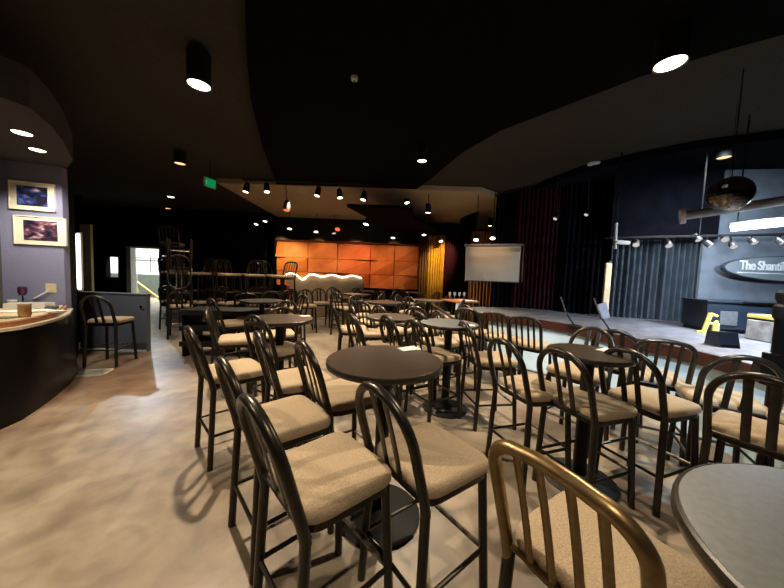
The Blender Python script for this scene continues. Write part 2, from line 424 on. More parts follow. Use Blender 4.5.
# ---------------------------------------------------------------- drapes
def drape(name, a, b, z0, z1, m, label, folds=10, amp=.05, cat='curtain', group=None):
    a, b = Vector((a[0], a[1], 0)), Vector((b[0], b[1], 0)); t_ = (b - a); L = t_.length; t_.normalize(); nn = Vector((-t_.y, t_.x, 0))
    n = folds * 10; bm = NB(); path = []
    rnd = random.Random(label)
    ph = [rnd.uniform(.6, 1.3) for _ in range(folds + 1)]
    for i in range(n + 1):
        u = i / n; w = ph[int(u * folds)]
        path.append(a + t_ * L * u + nn * amp * w * math.sin(u * folds * 2 * PI) * (1 if True else 0))
    strip(bm, path, z0, z1, .012)
    return tag(obj(name, bm, m, None, True), label, cat, group)
def X(px, Y, py=265): return at(px, py, Y=Y).x
drape('curtain', (X(418, 12.1), 12.05), (X(428, 12.0), 11.95), 0, 3.2, brownv, 'narrow dusky brown curtain between orange panels and gold curtain', 4)
drape('curtain', (X(427, 11.9), 11.9), (X(444, 11.7), 11.7), 0, 3.3, gold, 'gold velvet curtain glowing under a spotlight at the far wall', 7, .06)
drape('curtain', (X(444, 11.6), 11.6), (X(458, 11.2), 11.2), 0, 3.5, burg, 'burgundy curtain hanging directly beside the gold curtain', 6, .06)
drape('curtain', (X(458, 11.1), 11.1), (X(476, 9.8), 9.8), 0, 3.9, blackdr, 'black drape filling the gap beside the projection screen', 7, .06)
drape('curtain', (X(470, 8.6), 8.6), (X(493, 8.3), 8.3), 0, 3.0, brownv, 'rust brown curtain hanging below the projection screen', 7, .05)
drape('curtain', (X(493, 8.0), 8.0), (X(520, 7.6), 7.6), 0, 3.9, blackdr, 'black drape behind the stage end beside the rust brown curtain', 6, .05)
drape('curtain', (X(514, 7.5), 7.5), (X(565, 6.9), 6.9), 0, 3.9, burg, 'wide dark burgundy curtain behind the stage', 12, .06)
drape('curtain', (X(562, 6.8), 6.8), (X(612, 6.3), 6.3), 0, 3.9, blackdr, 'black curtain between burgundy curtain and blue stage backdrop', 9, .05)
drape('curtain', (X(611, 6.15), 6.15), (X(665, 5.9), 5.9), ZS, 2.62, bluedr, 'dark blue grey pleated backdrop left of the oval sign'.replace('left of', 'further from'), 9, .05)
drape('curtain', (X(664, 5.9), 5.85), (X(708, 5.8), 5.75), ZS, 2.62, bluedr, 'blue grey pleated backdrop directly beside the flat sign panel', 8, .05)
bm = NB(); prism(bm, [(X(608, 5.95), 5.95), (X(712, 5.6), 5.55), (X(712, 5.6), 5.70), (X(608, 6.1), 6.1)], 2.55, 3.87); struct('wall_stage_shade', bm, blackdr)  # added black sheet standing for the unlit upper part of the backdrop
bm = NB(); prism(bm, [(X(700, 5.7), 5.68), (8.8, 5.2), (8.8, 5.25), (X(700, 5.7), 5.73)], ZS, 3.86); struct('wall_stage_back', bm, mat('blue grey sign wall paint', (.16, .19, .23), .85, 0, (.13, .155, .19), 6))
t = thing('side_leg_flat', 'narrow cream flat leaning upright at the edge of the stage backdrop', 'stage flat', (0, 0, 0))
bm = NB(); a = at(606, 262, Y=5.95); b = at(612, 262, Y=5.95); box(bm, a.x, b.x, 5.93, 5.98, ZS, 2.05, .01); obj('face', bm, cream, t)
bm = NB(); a = at(609.5, 262, Y=6.0); box(bm, a.x, a.x + .04, 6.0, 6.04, ZS, 2.1); obj('batten', bm, steel, t)

# projection screen
t = thing('projection_screen', 'blank grey white projection screen hung before dark curtains', 'screen', (0, 0, 0))
a, b = at(466, 246.5, Y=7.4), at(524, 246.0, Y=7.4); c, d = at(465.3, 280.5, Y=7.4), at(522.5, 282.5, Y=7.4)
bm = NB(); vs = [bm.verts.new(v_) for v_ in (a, b, d, c)]; vb = [bm.verts.new(v_ + Vector((0, .02, 0))) for v_ in (a, b, d, c)]
bm.faces.new(vs); bm.faces.new(vb[::-1])
for q in range(4): bm.faces.new((vs[q], vs[(q + 1) % 4], vb[(q + 1) % 4], vb[q]))
obj('surface', bm, screen_m, t)
bm = NB(); rod(bm, a + Vector((-.03, 0, .03)), b + Vector((.03, 0, .03)), .035); obj('case', bm, mat('screen case', (.14, .13, .12), .5), t)
bm = NB(); rod(bm, c + Vector((-.02, 0, 0)), d + Vector((.02, 0, 0)), .015); obj('weight_bar', bm, cabgrey, t)

# ---------------------------------------------------------------- bar counter
ZB = .97
top = [P(-90, 338, ZB), P(-40, 334, ZB), P(0, 327, ZB), P(20, 324.5, ZB), P(40, 320.5, ZB), P(58, 316, ZB), P(67, 312, ZB), P(71, 307, ZB)]
base = [P(-90, 470, 0), P(-40, 448, 0), P(0, 430, 0), P(22, 420, 0), P(40, 408, 0), P(56, 396, 0), P(70, 384, 0), P(79, 373, 0)]
t = thing('bar_counter', 'black curved bar counter with a boat shaped front and pale top', 'bar counter', (0, 0, 0))
bm = NB()
N = 8; rings = []
for j in range(N + 1):
    u = j / N
    ring = []
    for (ta, ba) in zip(top, base):
        w = u ** 1.6
        ring.append(bm.verts.new((ta[0] * (1 - w) + ba[0] * w, ta[1] * (1 - w) + ba[1] * w, (ZB - .05) * (1 - u))))
    rings.append(ring)
for a_, b_ in zip(rings, rings[1:]):
    for k in range(len(top) - 1): bm.faces.new((a_[k], a_[k + 1], b_[k + 1], b_[k]))
# back face, so the counter is a solid body
bk = [[bm.verts.new((x_, y_, z_)) for x_, y_ in ((-5.3, 4.0), (-5.3, 2.0))] for z_ in (ZB - .05, 0)]
bm.faces.new((bk[0][0], bk[0][1], bk[1][1], bk[1][0]))
bm.faces.new(rings[0] + [bk[0][0], bk[0][1]]); bm.faces.new(rings[-1][::-1] + [bk[1][1], bk[1][0]])
bm.faces.new((rings[0][-1], bk[0][0], bk[1][0]) + tuple(r_[-1] for r_ in rings[::-1][:-1]))
bm.faces.new((rings[0][0], bk[0][1], bk[1][1]) + tuple(r_[0] for r_ in rings[::-1][:-1]))
obj('front', bm, blackgloss, t, True)
cx, cy = -5.0, 3.0
def scale_from(p, k): return (cx + (p[0] - cx) * k, cy + (p[1] - cy) * k)
bm = NB(); prism(bm, [scale_from(p, 1.02) for p in top] + [(-5.2, 4.02), (-5.3, 2.0)], ZB - .05, ZB - .02); obj('lower_ledge', bm, mat('pale stone ledge', (.62, .55, .42), .3, 0, (.5, .44, .33), 20), t)
bm = NB(); prism(bm, [scale_from(p, .93) for p in top] + [(-5.2, 4.03), (-5.25, 2.1)], ZB - .02, ZB + .035); obj('counter_top', bm, cream, t)
bm = NB(); strip(bm, [scale_from(p, .955) for p in top], ZB - .02, ZB + .03, .03); obj('edge_trim', bm, orangewood_lit_top, t)

ZC = ZB + .036
def onbar(px, py): v_ = at(px, py, ZC); return v_
def cup(label, px, py, r, h, m, n=1):
    t = thing('paper_cup', label, 'cup', onbar(px, py))
    bm = NB(); lathe(bm, [(0, 0), (r * .75, 0), (r, h), (r * .93, h), (r * .7, .01), (0, .01)], 20); cw = obj('cup_wall', bm, m, t, True)
    bm = NB(); lathe(bm, [(r, h - .004), (r * 1.06, h), (r, h + .004), (r * .96, h)], 20); obj('rim', bm, m, cw, True)
    return t
cup('white paper cup at the very end of the bar top', 4, 304, .05, .13, paper)
cup('short white paper cup among the papers on the bar', 12, 307, .045, .09, paper)
t = thing('snack_jar', 'clear jar of amber sweets standing on the bar edge', 'jar', onbar(25, 317))
bm = NB(); lathe(bm, [(0, 0), (.042, 0), (.05, .03), (.05, .12), (.04, .13), (0, .13)], 20); obj('contents', bm, glassy, t, True)
bm = NB(); lathe(bm, [(.04, .128), (.052, .13), (.052, .15), (0, .155)], 20); obj('lid', bm, cream, t, True)
for i, (px, py, w, d_, m_, lb) in enumerate([(10, 312, .22, .15, paper, 'stack of white papers beside the sweet jar on the bar'), (38, 312, .24, .16, paper, 'flat white paper pad near the sweet jar'),
        (52, 309, .20, .10, cabgrey, 'dark flat tray on the bar by the wall'), (5, 318, .16, .12, mat('olive cloth', (.2, .19, .1), .9), 'olive folded cloth at the near bar edge'), (56, 312.5, .16, .10, paper, 'small white sheet at the curved bar tip')]):
    bm = NB(); box(bm, -w / 2, w / 2, -d_ / 2, d_ / 2, 0, .012 + .012 * (i % 3), .004)
    o = obj('paper_stack' if m_ is paper else ('bar_tray' if i == 2 else 'folded_cloth'), bm, m_, None); o.location = onbar(px, py); o.rotation_euler = (0, 0, .3 + i)
    tag(o, lb, 'paper' if m_ is paper else ('tray' if i == 2 else 'cloth'))
t = thing('napkin_holder', 'low white plastic organiser tray on the bar below the outlet', 'organiser', onbar(30, 308), .35)
bm = NB(); box(bm, -.2, .2, -.09, .09, 0, .015, .004); obj('tray', bm, paper, t)
bm = NB()
for y_ in (-.09, 0, .085): box(bm, -.2, .2, y_, y_ + .006, .015, .07)
for x_ in (-.2, .194): box(bm, x_, x_ + .006, -.09, .09, .015, .07)
obj('rim', bm, paper, t)
t = thing('table_lamp', 'small dark plum candle lamp on a stem on the bar', 'lamp', onbar(23, 306))
bm = NB(); lathe(bm, [(0, 0), (.04, 0), (.04, .01), (.008, .02), (.008, .15), (0, .15)], 16); obj('stem', bm, blackgloss, t, True)
bm = NB(); lathe(bm, [(0, .15), (.03, .15), (.045, .19), (.045, .26), (.03, .27), (0, .27)], 16); obj('lamp_shade', bm, mat('plum glass', (.07, .015, .05), .2), t, True)

# wall outlet with cord; framed pictures
def wpt(px, py, off=0.0):
    """point on the lavender wall seen at px,py"""
    d_ = FWD * CF + RT * (px - 392) - UP * (py - 294)
    w0 = Vector((W0.x, W0.y, 0)); tt = (w0 - EYE).dot(wn) / d_.dot(wn)
    return EYE + d_ * tt - wn * off
WR = math.atan2(wd.y, wd.x)
t = thing('wall_outlet', 'ivory outlet plate on the lavender wall above the bar', 'outlet', wpt(51.5, 288, .005), WR)
bm = NB(); box(bm, -.06, .06, -.006, .0, -.065, .065, .002); plt = obj('plate', bm, plate_m, t)
for s in (-1, 1):
    bm = NB(); box(bm, -.018, .018, -.010, -.004, s * .028 - .015, s * .028 + .015, .003); obj('socket', bm, cream, plt)
p0, p1, p2 = wpt(49, 291, .02), wpt(40, 297, .08), onbar(29, 304)
bm = NB(); pts = [p0 * (1 - u) ** 2 + p1 * 2 * u * (1 - u) + (p2 + Vector((0, 0, .02))) * u * u for u in [i / 10 for i in range(11)]]
for a, b in zip(pts, pts[1:]): rod(bm, a, b, .011, 6)
tag(obj('power_cord', bm, paper), 'white power cord running from the wall outlet to the bar', 'cord')
def picture(label, pxc, m, wpx):
    (xa, ya), (xb, yb), hh = pxc
    a, b = wpt(xa, ya, .0), wpt(xb, yb, .0); c = (a + b) / 2; w = (b - a).length
    t = thing('framed_picture', label, 'picture', c - wn * .0, WR)
    bm = NB()
    f = .012
    for q in ((-w / 2, w / 2, -hh / 2, -hh / 2 + f), (-w / 2, w / 2, hh / 2 - f, hh / 2), (-w / 2, -w / 2 + f, -hh / 2, hh / 2), (w / 2 - f, w / 2, -hh / 2, hh / 2)):
        box(bm, q[0], q[1], -.03, 0, q[2], q[3])
    obj('frame', bm, frame_m, t)
    bm = NB(); box(bm, -w / 2 + f, w / 2 - f, -.018, -.004, -hh / 2 + f, hh / 2 - f); mnt = obj('mount', bm, frame_m, t)
    bm = NB(); box(bm, -w / 2 + wpx, w / 2 - wpx, -.022, -.017, -hh / 2 + .06, hh / 2 - .06); obj('print', bm, m, mnt)
ph = .37
picture('cream mounted concert photo with blue light, the upper of two', ((10, 193.5), (56, 199.5), .39), print_a, .08)
picture('cream mounted dim concert photo, the lower of two above the outlet', ((15, 229), (67.5, 233), .40), print_b, .10)

# ---------------------------------------------------------------- bar chairs
def outline(wf, wr, d0_, d1_, k, e=5, n=40, z=0.0):
    pts = []
    for i in range(n):
        a = 2 * PI * i / n; c, s = math.cos(a), math.sin(a)
        x = math.copysign(abs(c) ** (2 / e), c); y = math.copysign(abs(s) ** (2 / e), s)
        u = (x + 1) / 2; w = wr + (wf - wr) * u
        pts.append(((d0_ + d1_) / 2 + x * k * (d1_ - d0_) / 2 if k > .5 else (d0_ + d1_) / 2 + x * k * (d1_ - d0_) / 2, y * k * w, z))
    return pts
def loft(bm, rings):
    rs = [[bm.verts.new(p) for p in r_] for r_ in rings]; n = len(rs[0])
    for a, b in zip(rs, rs[1:]):
        for k in range(n): bm.faces.new((a[k], a[(k + 1) % n], b[(k + 1) % n], b[k]))
    bm.faces.new(rs[0][::-1]); bm.faces.new(rs[-1]); return bm
ARG = (.235, .215, -.205, .225)
def back_x(z): return -.205 - max(0, z - .66) * .28
def make_chair(name, slats, square):
    t = thing(name, 'x', 'bar chair')
    bm = NB(); loft(bm, [outline(*ARG, k, 6.5, 48, z) for k, z in ((.96, .688), (1.0, .696), (1.01, .712), (1.0, .732), (.965, .745), (.90, .752), (.6, .757), (.3, .759))]); obj('seat', bm, fabric, t, True)
    bm = NB(); loft(bm, [outline(*ARG, k, 7, 32, z) for k, z in ((.93, .650), (.95, .655), (.95, .684), (.93, .689))]); obj('seat_frame', bm, metal, t, True)
    # back hoop
    w = .205; pts = []
    if square:
        rad, zt_ = .10, 1.118
        pts = [(-w, z) for z in (.64, .72, .8, .88, .95, zt_ - rad)]
        pts += [(-w + rad - rad * math.cos(a), zt_ - rad + rad * math.sin(a)) for a in [PI / 2 * i / 8 for i in range(1, 9)]]
        pts += [(y_, zt_ + .012 * (1 - (y_ / (w - rad)) ** 2)) for y_ in (-.05, 0, .05)]
        pts += [(w - rad + rad * math.sin(a), zt_ - rad + rad * math.cos(a)) for a in [PI / 2 * i / 8 for i in range(0, 9)]]
        pts += [(w, z) for z in (.95, .88, .8, .72, .64)]
        def topz(y_): return zt_ if abs(y_) < w - rad else zt_ - rad + math.sqrt(max(0, rad ** 2 - (abs(y_) - w + rad) ** 2))
    else:
        rad, zt_ = w, 1.135
        pts = [(-w, z) for z in (.64, .72, .8, .87)] + [(-w * math.cos(a), zt_ - rad + rad * math.sin(a)) for a in [PI * i / 22 for i in range(23)]] + [(w, z) for z in (.87, .8, .72, .64)]
        def topz(y_): return zt_ - rad + math.sqrt(rad ** 2 - y_ * y_)
    bm = NB(); sweep(bm, [(back_x(z), y_, z) for y_, z in pts], .021, .0225, Vector((1, 0, .28)), 12); obj('back_hoop', bm, metal, t, True)
    bm = NB(); rod(bm, (back_x(.70), -w, .70), (back_x(.70), w, .70), .011, 8); obj('back_rail', bm, metal, t, True)
    sp = {2: (-.048, .048), 4: (-.116, -.042, .042, .116)}[slats]
    hw = .021 if slats == 2 else .0145
    for y_ in sp:
        zz = [.70 + (topz(y_) - .70) * i / 8 for i in range(9)]
        bm = NB(); sweep(bm, [(back_x(z) + .006 * math.sin(i / 8 * PI), y_, z) for i, z in enumerate(zz)], hw, .006, Vector((1, 0, .28)), 8); obj('slat', bm, metal, t, True)
    for sx in (-1, 1):
        for sy in (-1, 1):
            x_t, x_b = (.188, .222) if sx > 0 else (-.205, -.235)
            y_t, y_b = (.192, .220) if sx > 0 else (.202, .220)
            bm = NB(); rod(bm, (x_t, sy * y_t, .665), (x_b, sy * y_b, 0), .022, 10); obj('leg', bm, metal, t, True)
    f = lambda z: (.188 + .034 * (1 - z / .665), .192 + .028 * (1 - z / .665))
    g = lambda z: (-.205 - .030 * (1 - z / .665), .202 + .018 * (1 - z / .665))
    x_, y_ = f(.27); bm = NB(); rod(bm, (x_, -y_, .27), (x_, y_, .27), .0125, 8); obj('footrest', bm, metal_worn, t, True)
    xr, yr = g(.27); bm = NB(); rod(bm, (xr, -yr, .27), (xr, yr, .27), .0115, 8); obj('stretcher', bm, metal, t, True)
    for s in (-1, 1):
        bm = NB(); rod(bm, (x_, s * y_, .27), (xr, s * yr, .27), .0115, 8); obj('stretcher', bm, metal, t, True)
    return t
protoA = make_chair('bar_chair', 2, False)
protoB = make_chair('bar_chair', 4, True)
used = {'A': False, 'B': False}
def chair(x, y, deg, label, group=None, kind='A', z=0, rot=None):
    src = protoA if kind == 'A' else protoB
    rz = rot or (0, 0, R(deg))
    if not used[kind]:
        used[kind] = True
        src.location = (x, y, z); src.rotation_euler = rz; src['label'] = label
        if group: src['group'] = group
        return src
    return dup(src, (x, y, z), 0, label, group, rz)
def seat(px, py, deg, label, group=None, kind='A'):
    v_ = at(px, py, .75); return chair(v_.x, v_.y, deg, label, group, kind)

def table(x, y, label, m=walnut, group=None, r=.38, rz=0):
    t = thing('round_table', label, 'table', (x, y, 0), rz, group)
    bm = NB(); lathe(bm, [(0, 1.045), (r - .012, 1.045), (r - .010, 1.07), (r - .014, 1.074), (0, 1.074)], 64); obj('tabletop', bm, m, t, True)
    bm = NB(); lathe(bm, [(r - .013, 1.035), (r - .003, 1.037), (r, 1.045), (r, 1.062), (r - .004, 1.071), (r - .012, 1.073), (r - .013, 1.035)], 64); obj('edge_band', bm, edgeband, t, True)
    bm = NB(); lathe(bm, [(0, .04), (.055, .04), (.05, .1), (.045, .2), (.045, 1.03), (0, 1.03)], 24); obj('column', bm, black, t, True)
    bm = NB(); box(bm, -.15, .15, -.15, .15, 1.025, 1.045, .004); obj('top_plate', bm, black, t)
    bm = NB(); lathe(bm, [(0, 0), (.27, 0), (.275, .012), (.26, .022), (.1, .04), (.06, .07), (0, .07)], 40); obj('base', bm, black, t, True)
    return t

# ---------------------------------------------------------------- tables and chairs near the camera
def tb(px, py, label, m=walnut, r=.38, group=None):
    v_ = at(px, py, 1.07); return table(v_.x, v_.y, label, m, group, r), v_
table(-.03, 1.88, 'round dark walnut table nearest the middle, a white card on its far side')
tb(280, 318.5, 'round brown table ringed by tan seats before the stacked black platforms')
tb(589, 352, 'dark round table close to the pale blue stage fascia, white card on it', walnut, .30)
tb(449, 323, 'dark round table with white card between the near walnut table and the screen', slate, .36)
table(1.10, .44, 'grey topped round table cut off at the bottom corner, closest to the camera', slate, None, .45)
tb(391, 316.5, 'small dark round table hemmed in by hooped chairs behind the walnut table', walnut, .34)

chair(-.265, 1.275, 43, 'large hooped bar chair whose tan seat lies nearest the camera')
chair(-.64, 1.74, 42, 'hooped bar chair touching the nearest tan seat, its seat just behind it')
chair(-1.40, 2.56, 45, 'hooped bar chair standing alone at the aisle edge, legs clear on bare concrete')
seat(237, 336.5, 26, 'hooped bar chair nearest the black chair stack, in front of the black platforms')
seat(300, 375, 36, 'bar chair with tan seat between brown round table and near walnut table')
chair(-.33, 2.16, 36, 'bar chair whose hoop stands against the rim of the near walnut table')
chair(.215, 1.42, 37, 'bar chair pushed under the near walnut table, seat partly shaded')
near = chair(.73, .90, 30, 'close bar chair with squared four-slat back tinted as if warmly lit, beside grey tabletop', None, 'B')
seat(280, 346, 60, 'bar chair seat seen past the pedestal of the brown round table')
seat(278, 332, 120, 'bar chair on the far side of the brown round table')
chair(1.52, 2.15, 20, 'hooped bar chair in the trio before the dark stage table, the middle one')
chair(1.22, 2.42, 18, 'hooped bar chair in the trio before the dark stage table, nearest the curtain end')
chair(2.07, 2.24, 20, 'hooped bar chair in the trio before the dark stage table, nearest the grey tabletop')
seat(490, 356, 8, 'bar chair with pale seat right beside the white-carded dark table')
chair(.53, 3.34, 32, 'bar chair just beyond the far rim of the near walnut table, seat tan')
chair(.66, 4.0, 30, 'bar chair behind the walnut table one row further back, hoop bright')
chair(.23, 3.62, 30, 'bar chair crowding the small dark round table on the near side', 'chairs crowding the small dark round table')
chair(-.18, 3.58, 30, 'bar chair crowding the small dark round table on the near side', 'chairs crowding the small dark round table')
seat(373, 331, 12, 'four-slat bar chair with empty tan seat behind the near walnut table', None, 'B')
chair(-.62, 4.75, 12, 'four-slat bar chair at the aisle side of the small dark table', None, 'B')
chair(.05, 4.75, 40, 'bar chair on the far side of the small dark round table', 'chairs on the far side of the small dark table')
chair(.55, 4.85, 60, 'bar chair on the far side of the small dark round table', 'chairs on the far side of the small dark table')
# chairs between the tables and the stage
chair(2.62, 2.86, 62, 'four-slat bar chair in front of the blue fascia, seat towards the stage', None, 'B')
chair(2.58, 3.22, 45, 'hooped bar chair just behind the dark stage table against the blue fascia')
chair(1.93, 2.92, 215, 'bar chair facing the camera side beyond the dark stage table')
chair(2.02, 4.10, 45, 'four-slat bar chair in the row along the stage, closest to the dark table', None, 'B')
chair(1.75, 4.50, 45, 'four-slat bar chair in the row along the stage, the middle of three', None, 'B')
chair(1.45, 4.92, 45, 'four-slat bar chair in the row along the stage, furthest from the camera', None, 'B')
chair(2.72, 2.33, 60, 'hooped bar chair close under the black cabinet on stage, back to camera')
chair(2.37, 1.77, 32, 'black hooped bar chair just behind the grey tabletop, back nearly solid dark')
chair(3.0, 1.9, 100, 'black bar chair half out of view beside the black post')
chair(.98, 4.25, 20, 'bar chair behind the white-carded dark table, near the stage row')
chair(1.02, 5.05, 200, 'bar chair turned away beyond the white-carded dark table')

# white cards
for px, py, lb, s_ in ((409, 349, 'white folded card lying on the near walnut table', 1.0), (305, 316.2, 'small white card on the brown round table rim', .8), (607, 350.5, 'white card on the dark table next to the stage', 1.0),
        (468, 325.5, 'white card on the dark table under the screen', 1.0)):
    v_ = at(px, py, 1.076)
    bm = NB(); box(bm, -.075 * s_, .075 * s_, -.05 * s_, .05 * s_, 0, .003); box(bm, -.075 * s_, .075 * s_, -.05 * s_, .045 * s_, .003, .006, 0, Matrix.Rotation(.08, 4, 'Z'))
    o = obj('paper_card', bm, paper); o.location = v_; o.rotation_euler = (0, 0, .5); tag(o, lb, 'card')

# ---------------------------------------------------------------- far tables and seats
AISLE = [tuple(at(px, py, .75)[:2]) for px, py in ((272, 309.5), (291, 307), (307, 304.5), (321, 302), (335, 299.5), (347, 297), (358, 294.8))]
far_tables = [(298, 292.5, .40), (327, 289.5, .36), (262, 300.5, .40), (342, 286.2, .36), (357, 294, .36), (384, 302, .36), (375, 290.5, .38), (396, 290.5, .38), (416, 291, .38), (436, 291.5, .38), (428, 300, .38), (405, 286.8, .36), (382, 286.2, .36), (232, 301, .38)]
tabpos = []
for i, (px, py, r_) in enumerate(far_tables):
    v_ = at(px, py, 1.07)
    if v_.y > 10: v_ = at(px, 270, Y=9.9 + .15 * (i % 3)); v_.z = 0
    ok = all((v_.x - a) ** 2 + (v_.y - b) ** 2 > .9 for a, b in tabpos) and all((v_.x - a) ** 2 + (v_.y - b) ** 2 > .28 for a, b in AISLE)
    if not ok: continue
    tabpos.append((v_.x, v_.y))
protoT = None
for (x, y) in tabpos:
    lb = 'round bar table among the crowd of far chairs below the orange panels'
    if protoT is None: protoT = table(x, y, lb, walnut, 'far round tables', .38)
    else: dup(protoT, (x, y, 0), 0, lb, 'far round tables')
placed = []
STK = [(px, 7.75 if i % 2 == 0 else 8.5) for i, px in enumerate((200, 216, 229, 245, 256, 271, 283))]
for px, Y_ in STK: placed.append(tuple(at(px, 285, Y=Y_)[:2]))
placed += AISLE
rnd = random.Random(3)
lb = 'distant bar chair with tan seat among the far round tables'
for (x, y) in tabpos:
    for a in (-120, -40, 50, 140):
        cx_, cy_ = x + .56 * math.cos(R(a)), y + .56 * math.sin(R(a))
        if cy_ > 10.45 or any((cx_ - p) ** 2 + (cy_ - q) ** 2 < .22 for p, q in placed) or any((cx_ - p) ** 2 + (cy_ - q) ** 2 < .25 for p, q in tabpos): continue
        placed.append((cx_, cy_))
        chair(cx_, cy_, a + 180 + rnd.uniform(-15, 15), lb, 'distant bar chairs', 'A' if rnd.random() < .7 else 'B')
# line of seats along the aisle
lb = 'bar chair in the line of pale seats along the far aisle'
for x_, y_ in AISLE:
    chair(x_, y_, -62, lb, 'line of seats along the far aisle')
# lit wooden table and blue post near the gold curtain
v_ = at(460, 300, 1.07)
t = thing('high_table', 'orange lit square wooden table in front of the rust curtain', 'table', (v_.x, v_.y, 0), R(25))
bm = NB(); box(bm, -.34, .34, -.34, .34, 1.03, 1.07, .008); obj('tabletop', bm, orangewood_lit_top, t)  # orange light on the top is painted in as its colour
for sx in (-1, 1):
    for sy in (-1, 1):
        bm = NB(); box(bm, sx * .28 - .035, sx * .28 + .035, sy * .28 - .035, sy * .28 + .035, 0, 1.03); obj('leg', bm, fascia_m if (sx, sy) == (-1, -1) else black, t)
bm = NB(); box(bm, -.14, .14, -.2, .2, 0, .004); o = obj('paper_sheet', bm, paper); o.location = at(468, 300.5, 1.072); o.rotation_euler = (0, 0, .6); tag(o, 'white sheet lying on the orange lit wooden table', 'paper')
for i, px in enumerate((441, 446, 451, 456)):
    v2 = at(px, 292 + i * .4, Y=6.9)
    t = thing('wine_glass', 'upturned glass in the row of glasses below the gold curtain', 'glass', (v_.x - .24 + i * .13, v_.y + .12 + i * .03, 1.071), 0, 'row of glasses below the gold curtain')
    bm = NB(); lathe(bm, [(0, 0), (.03, 0), (.004, .01), (.004, .08), (.03, .11), (.034, .16), (.028, .19), (0, .19)], 12); obj('bowl', bm, mat('clear glass', (.8, .85, .9), .1, 0, (.75, .8, .85), trans=.6), t, True)

# low long counter with sloping black rail
t = thing('hand_rail', 'black tube rail sloping down beside the white-carded dark table', 'railing', (0, 0, 0))
ra_, rb_ = at(432, 303.5, 1.12), at(462, 325, 1.02)
bm = NB(); rod(bm, ra_, rb_, .022); obj('tube', bm, metal, t)
for q in (ra_, rb_):
    bm = NB(); rod(bm, (q.x, q.y, 0), q, .02); obj('post', bm, metal, t)

# ---------------------------------------------------------------- stacked chairs
sx_, sy_ = at(179, 337, 0).x, 6.75
chair(sx_, sy_, 122, 'black bar chair at the foot of the tall stack beside the doorway')
chair(sx_, sy_, 122, 'bar chair standing on the lowest seat of the tall stack beside the doorway', None, 'A', .760)
chair(sx_, sy_, 122, 'upside down bar chair on top of the tall stack beside the doorway', None, 'A', .760 + .759 * 2 + .002, (PI, 0, R(122)))
for k in range(3):
    chair(at(173, 300, Y=7.75).x, 7.75, 110, ['floor chair of the column right behind the tall doorway stack', 'middle chair of the column behind the tall doorway stack', 'topmost chair of the column behind the tall doorway stack'][k].replace('right ', ''), None, 'B', .760 * k)
lbs = ['bar chair standing on the floor in the dim row of double stacks', 'bar chair set seat-on-seat on top in the dim row of double stacks']
i = 0
for px, Y_ in STK:
    v_ = at(px, 285, Y=Y_)
    for k in range(2):
        chair(v_.x, v_.y, 250 + 40 * (i % 3), lbs[k], ['floor chairs of the dim double stacks', 'upper chairs of the dim double stacks'][k], 'A' if i % 2 else 'B', .762 * k)
    i += 1
# stacked black platforms
for k in range(3):
    t = thing('stage_platform', ['lowest of three stacked black folding platforms behind the aisle chairs', 'middle of three stacked black folding platforms behind the aisle chairs', 'topmost of three stacked black folding platforms behind the aisle chairs'][k], 'platform', (-3.15, 5.55, .29 * k), R(5))
    bm = NB(); box(bm, -.70, .70, -.32, .32, .19, .285, .006); obj('deck', bm, black, t)
    for x_ in (-.64, 0, .64):
        bm = NB(); box(bm, x_ - .03, x_ + .03, -.28, .28, 0, .19); obj('frame', bm, blackgloss, t)
# red object in the far stacks
t = thing('tub_chair', 'low red padded chair glimpsed below the orange panels', 'chair', (at(280, 285, Y=9.3).x, 9.3, 0), R(200))
bm = NB(); box(bm, -.3, .3, -.3, .3, .25, .48, .04); obj('seat', bm, mat('red vinyl', (.5, .02, .02), .35), t, True)
bm = NB(); box(bm, -.3, -.2, -.3, .3, .45, 1.2, .04); obj('backrest', bm, MATS['red vinyl'], t, True)
for sx in (-1, 1):
    for sy in (-1, 1):
        bm = NB(); rod(bm, (sx * .24, sy * .24, 0), (sx * .24, sy * .24, .26), .02); obj('leg', bm, black, t)

# chair at the bar partition
v_ = at(111, 318, .75)
chair(v_.x, v_.y, 100, 'lone bar chair with pink tan seat in front of the grey partition')

# ---------------------------------------------------------------- on the stage
def stg(px, py): return at(px, py, ZS)
t = thing('keyboard_cabinet', 'long navy black cabinet with grey cloth panels on the stage under the sign', 'cabinet', (0, 0, 0))
a, b = at(708, 300, Y=4.55), at(772, 302, Y=4.35)
L = (b - a); ang = math.atan2(L.y, L.x); w_ = L.length + .5
t.location = (a.x, a.y, ZS); t.rotation_euler = (0, 0, ang)
hh = a.z - ZS
bm = NB(); box(bm, 0, w_, 0, .55, .06, hh - .03, .01); obj('body', bm, navy, t)
bm = NB(); box(bm, -.02, w_ + .02, -.03, .57, hh - .03, hh, .008); ld_ = obj('lid', bm, navy, t)
bm = NB(); box(bm, w_ * .32, w_ * .95, -.036, -.028, hh - .028, hh - .004); o = obj('lid_gleam', bm, steel, ld_); o['label'] = 'gleam on the lid edge drawn as a bright strip'  # the lid's gleam, made as a chrome strip
for i, (q0, q1) in enumerate(((.13, .30), (.40, .56), (.66, .82))):
    bm = NB(); box(bm, w_ * q0, w_ * q1, -.012, .005, .12, hh - .16, .006); obj('cloth_panel', bm, cabgrey, t)
for i in (0.03, .97):
    bm = NB(); box(bm, w_ * i - .03, w_ * i + .03, .05, .5, 0, .06); obj('foot', bm, black, t)
